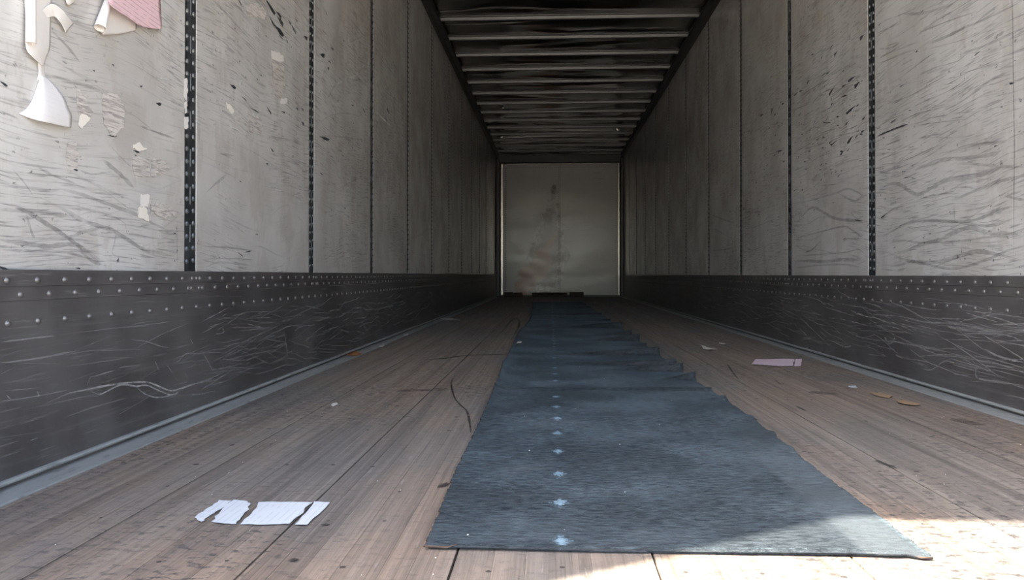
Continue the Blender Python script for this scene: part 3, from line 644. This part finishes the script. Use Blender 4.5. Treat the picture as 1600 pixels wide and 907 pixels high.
# ------------------------------------------------------------ the long mat
Ls = [(1.22, -0.367), (1.8, -0.377), (3.2, -0.378), (3.7, -0.388), (4.5, -0.40), (5.6, -0.41), (6.6, -0.385), (7.7, -0.375), (9.0, -0.39), (10.6, -0.42), (11.8, -0.455), (12.5, -0.475)]
Rs = [(1.22, 0.412), (1.5, 0.418), (2.5, 0.432), (3.5, 0.415), (4.5, 0.405), (5.6, 0.405), (6.6, 0.40), (7.7, 0.385), (9, 0.37), (10.6, 0.345), (12.5, 0.312)]
def interp(T, y):
    if y <= T[0][0]: return T[0][1]
    for (a, b), (c, d) in zip(T, T[1:]):
        if y <= c: t = (y - a) / (c - a); t = t * t * (3 - 2 * t); return b + (d - b) * t
    return T[-1][1]
# ripples: depth, height, where it starts across the width, width along the mat, skew
rip = [(8.5, .020, -.4, .07, .1), (7.35, .016, .4, .06, 0), (6.35, .050, .05, .075, .25), (5.62, .034, .6, .06, .2), (5.14, .044, .5, .06, .25), (4.75, .02, .7, .05, 0), (4.22, .042, .15, .05, .05), (3.72, .034, .05, .05, -.15), (3.52, .038, .5, .05, -.1), (3.24, .034, .80, .05, 0), (2.94, .012, -1.5, .035, 0), (2.72, .014, .86, .05, 0), (2.35, .010, .88, .05, 0), (2.12, .010, .9, .05, 0), (1.95, .008, .9, .05, 0), (10.3, .02, .3, .12, .2), (11.4, .02, 0, .1, 0)]
NXM, NYM = 44, 1500
mb = MB(); RR = random.Random(9)
fr_n = [RR.uniform(-1, 1) for _ in range(NXM + 1)]
for j in range(NYM + 1):
    t = j / NYM; y = 1.225 + (12.5 - 1.225) * (t ** 1.25)
    xa, xb = interp(Ls, y), interp(Rs, y)
    for i in range(NXM + 1):
        s = i / NXM; x = xa + (xb - xa) * s; z = 0.0042; yy = y
        for (ry, am, st, sg, sk) in rip:
            k = (s - st) / (1 - st)
            if k <= 0: continue
            k = min(1, k); d = (y - ry - sk * (s - 1) * 0.4) / sg
            if abs(d) > 4: continue
            e = 1.1 * am * (k ** 1.1) * math.exp(-d * d if d > 0 else -d * d * 2.2); z += e; yy -= 0.7 * e
        d = (y - 2.34) / 0.03
        z += 0.005 * math.exp(-d * d) * math.exp(-((s - 0.47) / 0.16) ** 2)
        e = (y - 3.5) / 0.5; z += 0.022 * math.exp(-e * e) * max(0, 1 - s / 0.10) ** 2
        z += 0.010 * max(0, 1 - s / 0.06) ** 2 * (0.5 + 0.5 * math.sin(y * 2.3))* (1 if y > 1.6 else 0.2)
        z += 0.0012 * math.sin(x * 9 + y * 4) + 0.0012
        if j == 0: yy += 0.004 * math.sin(s * 3) + 0.003 * fr_n[i] * (1 if s > 0.7 else 0.25) - (0.02 * max(0, s - 0.86) / 0.14) + 0.012 * s
        mb.v.append((x + (0.003 * fr_n[(j * 7) % NXM] if i in (0, NXM) else 0), yy, z))
for j in range(NYM):
    for i in range(NXM):
        a = j * (NXM + 1) + i; mb.f.append((a, a + 1, a + NXM + 2, a + NXM + 1)); mb.m.append(0)
mt = mb.build('floor_mat', [M['mat'], M['edge']], None, True)
tag(mt, 'long rippled dark blue-grey felt mat running up the wooden floor', 'mat')
so = mt.modifiers.new('thickness', 'SOLIDIFY'); so.thickness = 0.0035; so.offset = -1; so.material_offset_rim = 1; so.use_even_offset = False

# ------------------------------------------------------------ papers
def sheet(name, mat, rows, parent=None, side=-1, sub=5, th=0.0005):
    # rows of (u, v, distance off the wall): a curled sheet lofted through them
    R_ = [[on_wall(u, v, side, d) for u, v, d in r] for r in rows]
    R_ = [catmull(r, sub) if len(r) > 2 else [r[0].lerp(r[1], k / sub) for k in range(sub + 1)] for r in R_]
    n = len(R_[0]); cols = [catmull([r[i] for r in R_], sub) for i in range(n)]
    m = MB(); N = len(cols[0])
    for j in range(N):
        for i in range(n): m.v.append(tuple(cols[i][j]))
    for j in range(N - 1):
        for i in range(n - 1): a = j * n + i; m.f.append((a, a + 1, a + n + 1, a + n)); m.m.append(0)
    o = m.build(name, mat, parent, True); s = o.modifiers.new('thickness', 'SOLIDIFY'); s.thickness = th; s.offset = 0; return o
def roll(name, mat, a, b, ra, rb, turn=1.15, start=0.0, parent=None, seg=28, side=-1):
    A = on_wall(*a[:2], side, a[2]); B = on_wall(*b[:2], side, b[2]); ax = (B - A).normalized(); t = ax.orthogonal().normalized(); q = ax.cross(t); m = MB(); N = 10
    for j in range(N + 1):
        k = j / N; c = A.lerp(B, k); r0 = ra + (rb - ra) * k
        for i in range(seg + 1):
            an = start + 2 * math.pi * turn * i / seg; r = r0 * (1 - 0.18 * i / seg); m.v.append(tuple(c + (t * math.cos(an) + q * math.sin(an)) * r))
    for j in range(N):
        for i in range(seg): p = j * (seg + 1) + i; m.f.append((p, p + 1, p + seg + 2, p + seg + 1)); m.m.append(0)
    o = m.build(name, mat, parent, True); s = o.modifiers.new('thickness', 'SOLIDIFY'); s.thickness = 0.0005; s.offset = 0; return o
A = sheet('hanging_paper', M['white'], [[(36, -30, .003), (60, -30, .006), (80, -30, .002)], [(39, 10, .004), (60, 10, .008), (80, 10, .003)], [(40, 45, .006), (60, 45, .010), (79, 45, .004)], [(41, 76, .012), (60, 76, .014), (78, 74, .006)], [(52, 90, .014), (63, 90, .012), (73, 88, .006)], [(65, 102, .008), (66.5, 102.5, .008), (68, 102, .006)]])
tag(A, 'long torn white paper strip with a rolled edge hanging at top left', 'paper')
roll('rolled_edge', M['white'], (48, -30, .014), (48, 68, .017), 0.010, 0.011, 1.2, 0.6, A)
sheet('side_flap', M['white'], [[(64, 18, .006), (67, 22, .005), (70, 30, .004)], [(80, 6, .016), (82, 16, .014), (84, 26, .010)], [(96, 14, .020), (94, 23, .017), (92, 32, .014)], [(106, 26, .018), (101, 32, .015), (97, 39, .013)], [(115, 37, .010), (109, 43, .009), (103, 52, .009)]], A)
sheet('neck', M['white'], [[(59, 98, .006), (64, 98, .007), (69, 98, .005)], [(60, 112, .003), (65, 112, .004), (69, 112, .002)], [(58, 126, .002), (65, 124, .004), (71, 121, .002)]], A)
sheet('printed_flap', M['printed'], [[(63, 118, .002), (67, 119, .006), (71, 120, .003)], [(56, 140, .001), (68, 142, .012), (86, 134, .006)], [(49, 158, .001), (69, 164, .016), (100, 152, .010)], [(40, 171, .001), (70, 180, .018), (107, 170, .012)], [(30, 178, .001), (71, 190, .018), (112, 181, .012)], [(46, 183, .001), (76, 192, .017), (111, 200, .012)]], A)
Bp = sheet('pink_form', M['pink'], [[(165, -25, .034), (210, -25, .018), (250, -25, .006)], [(170, 4, .036), (212, 6, .020), (251, 8, .008)], [(184, 17, .034), (218, 22, .020), (252, 26, .010)], [(200, 27, .030), (226, 34, .018), (253, 38, .012)], [(216, 39, .022), (234, 44, .016), (252, 45.5, .014)]])
tag(Bp, 'pink printed form curling off the left wall beside the slotted strip', 'paper')
Cp = sheet('curled_sheet', M['white'], [[(166, 4, .006), (186, 12, .004), (214, 30, .002)], [(164, 28, .008), (188, 32, .005), (214, 40, .002)], [(160, 54, .011), (188, 53, .005), (213, 47, .002)]])
tag(Cp, 'white sheet rolled into a cone under the pink form', 'paper')
roll('rolled_corner', M['white'], (172, -12, .012), (156, 44, .016), 0.006, 0.015, 1.1, 2.0, Cp)
Ep = sheet('paper_scrap', M['cream'], [[(100, -20, .004), (110, -20, .006), (118, -20, .004)], [(102, -4, .006), (110, -4, .008), (118, -4, .004)], [(104, 5, .008), (108, 8, .008), (114, 4, .006)]]); tag(Ep, 'small cream paper scrap at the top edge of the left wall', 'paper scrap')

def patch(name, mat, poly, side=-1, d=0.0016, ragged=0.15, parent=None, seed=0, th=0.0009):
    R_ = random.Random(seed); P = [on_wall(u, v, side, d) for u, v in poly]; Q = []
    for i, p in enumerate(P):
        q = P[(i + 1) % len(P)]
        for k in range(5):
            t = k / 5; e = p.lerp(q, t); n = Vector((0, (q - p).z, -(q - p).y)); Q.append(e + n * R_.uniform(-ragged, ragged) * (0.6 if k else 0))
    bm = bmesh.new(); f = bm.faces.new([bm.verts.new(q) for q in Q]); bmesh.ops.triangulate(bm, faces=[f])
    me = bpy.data.meshes.new(name); bm.to_mesh(me); bm.free(); o = link(name, me, mat, parent); s = o.modifiers.new('thickness', 'SOLIDIFY'); s.thickness = th; s.offset = 0; return o
G = 'torn label remains on the left wall'
lab = [('residue', [(160, 146), (183, 146), (194, 166), (193, 200), (180, 214), (174, 212), (163, 196), (159, 165)], 'streaked brown remains of a printed label right of the hanging paper'),
    ('residue', [(121, 140), (124, 139), (136, 160), (146, 178), (138, 184), (124, 180), (120, 160)], 'narrow grey label remains just right of the hanging printed flap'),
    ('cream', [(125, 180), (131, 178), (141, 184), (128, 202), (123, 196)], 'small folded cream paper flap below narrow label remains'),
    ('residue', [(207, 244), (232, 247), (234, 276), (212, 280), (207, 262)], 'pale faded label square on the first left panel'),
    ('residue', [(236, 250), (258, 254), (265, 262), (252, 274), (236, 276)], 'wrinkled label remains beside the pale faded square'),
    ('cream', [(208, 226), (215, 223), (230, 232), (220, 236), (208, 232)], 'tiny cream label corner above the pale faded square'),
    ('white', [(220, 303), (234, 306), (231, 324), (220, 323)], 'small white paper tab low on the first left panel'),
    ('cream', [(217, 324), (228, 325), (233, 346), (226, 343), (216, 340)], 'cream torn tail under the small white paper tab'),
    ('residue', [(236, 318), (256, 320), (278, 334), (262, 338), (236, 336)], 'faint streaky label trace right of the small white tab'),
    ('residue', [(107, 222), (120, 224), (121, 262), (108, 270), (103, 250)], 'greyish vertical label trace below the hanging paper'),
    ('white', [(424, 79), (432, 82), (443, 88), (443, 96), (425, 92)], 'white torn label top on the second left panel'),
    ('residue', [(425, 95), (444, 98), (443, 120), (446, 140), (440, 152), (430, 148), (427, 120)], 'brown label body hanging below the white torn top'),
    ('white', [(440, 153), (449, 156), (447, 163), (438, 161)], 'white crumpled paper tip under the brown label body'),
    ('cream', [(353, 160), (360, 164), (366, 174), (363, 178), (355, 170)], 'small pale curl low on the second left panel'),
    ('residue', [(366, 180), (376, 182), (376, 194), (368, 192)], 'small grey label shred beside the pale curl'),
    ('residue', [(386, 178), (402, 180), (409, 192), (408, 210), (390, 206)], 'pale grey rectangular label ghost on the second left panel'),
    ('residue', [(385, 8), (400, 5), (416, 20), (414, 30), (400, 26), (386, 22)], 'brown peeled label patch near the top of the second left panel')]
for i, (mk, poly, lb) in enumerate(lab):
    o = patch('torn_label', M[mk], poly, -1, 0.0016 + 0.0004 * (i % 3), 0.16, None, i); tag(o, lb, 'torn label', G)
# white adhesive flakes on the edge of the nearest strip
for i, (poly, lb) in enumerate([([(287, 124), (292, 122), (293, 145), (291, 158), (287, 150)], 'white flake stuck to the edge of the near left strip, upper one'), ([(288, 160), (293, 158), (292, 176), (289, 178)], 'white flake on the near left strip between two others'), ([(288, 184), (294, 182), (294, 200), (289, 202)], 'white flake stuck to the edge of the near left strip, lower one')]):
    o = patch('paper_flake', M['white'], poly, -1, 0.0028, 0.2, None, 50 + i); tag(o, lb, 'paper flake', 'flakes on the near left strip')

# things lying on the floor
def floor_patch(name, mat, poly, z=0.002, parent=None, seed=0, ragged=0.05, lift=0.0, th=0.0006):
    R_ = random.Random(seed); P = [Vector((*on_floor(u, v), z)) for u, v in poly]; Q = []
    for i, p in enumerate(P):
        q = P[(i + 1) % len(P)]
        for k in range(4):
            t = k / 4; e = p.lerp(q, t); n = Vector((-(q - p).y, (q - p).x, 0)); Q.append(e + n * R_.uniform(-ragged, ragged) * (1 if k else 0.2))
    bm = bmesh.new(); f = bm.faces.new([bm.verts.new(q) for q in Q]); r = bmesh.ops.triangulate(bm, faces=[f])
    bmesh.ops.subdivide_edges(bm, edges=bm.edges[:], cuts=2, use_grid_fill=True)
    c = sum(P, Vector()) / len(P); rm = max((p - c).length for p in P)
    for v in bm.verts:
        d = (v.co - c); v.co.z += lift * (d.length / rm) ** 2 * (0.5 + 0.5 * math.sin(d.x * 60 / (1 + rm * 5) + seed))
    bmesh.ops.recalc_face_normals(bm, faces=bm.faces[:])
    me = bpy.data.meshes.new(name); bm.to_mesh(me); bm.free(); o = link(name, me, mat, parent); s = o.modifiers.new('thickness', 'SOLIDIFY'); s.thickness = th; s.offset = 0; return o
fp = floor_patch('torn_paper', M['floorpaper'], [(404, 787), (452, 787), (489, 788), (452, 821), (428, 822), (375, 822), (392, 806)], 0.0022, None, 1, 0.04, 0.001)
tag(fp, 'torn white printed paper stuck flat on the near left boards', 'paper')
floor_patch('fragment', M['floorpaper'], [(491, 787), (515, 788), (480, 823), (461, 823), (478, 805)], 0.0024, fp, 2, 0.03, 0.001)
floor_patch('fragment', M['floorpaper'], [(366, 784), (386, 786), (392, 790), (379, 808), (369, 821), (345, 820), (330, 818), (345, 802)], 0.0023, fp, 3, 0.06, 0.001)
floor_patch('fragment', M['floorpaper'], [(342, 785), (362, 785), (343, 799), (326, 810), (315, 818), (304, 812), (314, 804), (326, 796)], 0.0026, fp, 4, 0.08, 0.004)
sl = floor_patch('paper_slip', M['slip'], [(1181, 562.5), (1241, 563.5), (1239, 573.5), (1174, 572)], 0.003, None, 5, 0.01, 0.006)
tag(sl, 'pale pink printed slip lying on the boards near the right wall', 'paper')
floor_patch('stub', M['slip'], [(1243, 564), (1253, 564), (1251, 573.5), (1240.5, 574)], 0.004, sl, 6, 0.01, 0.006)
for nm, mk, poly, lb, cat, lf in [
    ('paper_scrap', 'white', [(1094, 542), (1104, 544), (1121, 547), (1112, 549), (1100, 547)], 'curved white paper scrap between the mat and the pink slip', 'paper scrap', .012),
    ('cardboard_scrap', 'card', [(1359, 616), (1375, 616), (1392, 620), (1390, 624), (1372, 621)], 'brown cardboard scrap near right flange, farther of two', 'cardboard', .006),
    ('cardboard_scrap', 'card', [(1400, 628), (1412, 628), (1438, 633), (1430, 636), (1410, 634)], 'brown cardboard scrap near right flange, nearer of two', 'cardboard', .006),
    ('paper_scrap', 'cream', [(1124, 537), (1134, 538), (1128, 540)], 'tiny cream scrap beyond the curved white scrap', 'paper scrap', .006),
    ('paper_scrap', 'floorpaper', [(1326, 605), (1337, 604), (1340, 607), (1330, 608)], 'faint grey paper shred left of cardboard scraps', 'paper scrap', .002),
    ('shredded_scrap', 'leafc', [(538, 556), (548, 551), (557, 548), (563, 556), (550, 559)], 'orange-brown shredded scrap on the left flange', 'scrap', .02),
    ('paper_scrap', 'white', [(688, 498), (702, 498), (718, 500), (706, 502), (694, 501)], 'white paper scrap on far left boards by the flange', 'paper scrap', .012),
    ('paper_scrap', 'white', [(518, 634), (526, 631), (528, 633), (520, 637)], 'small white shred on the left boards', 'paper scrap', .003),
    ('paper_scrap', 'white', [(592, 542), (600, 541), (599, 544), (593, 544)], 'white chip on left flange, nearer of two', 'paper scrap', .006),
    ('paper_scrap', 'white', [(630, 524), (638, 523), (637, 525), (631, 526)], 'white chip on left flange, farther of two', 'paper scrap', .006),
    ('paper_scrap', 'cream', [(808, 541), (815, 541), (813, 543), (808, 543)], 'cream chip at the left edge of the mat', 'paper scrap', .006)]:
    o = floor_patch(nm, M[mk], poly, 0.004 if 'flange' in lb else 0.003, None, len(lb), 0.08, lf, 0.0012)
    if 'mat' in lb and 'cream' in lb: o.location.z = 0.02
    tag(o, lb, cat)
for x0, x1, zt, lb in [(788, 801, .095, 'dark wood block against the front wall, leftmost'), (802, 816, .085, 'dark wood block against the front wall, second from left'), (831, 886, .085, 'long dark wood block centred against the front wall'), (890, 912, .10, 'dark wood block against the front wall, rightmost')]:
    a = on_front(x0, 463, 15.4).x; b = on_front(x1, 463, 15.4).x
    o = MB().box(a, b, 15.38, 15.5, 0.0, zt, b=0.008).build('wood_block', M['block']); tag(o, lb, 'wood block', 'wood blocks at the front wall')
# crumbs too small to count
mb = MB(); R_ = random.Random(77)
for _ in range(170):
    x = R_.uniform(-1.15, 1.15); y = 1.0 + 5 * R_.random() ** 1.7
    z = 0.011 if -0.40 < x < 0.43 and y > 1.2 else 0.0005
    if z > 0.005 and R_.random() < 0.6: continue
    mb.dome((x, y, z), (0, 0, 1), R_.uniform(0.0006, 0.002), R_.uniform(0.0006, 0.0015), 5)
o = mb.build('floor_crumbs', M['cream']); tag(o, 'tiny pale crumbs and splinters scattered over boards and mat', 'debris', kind='stuff')
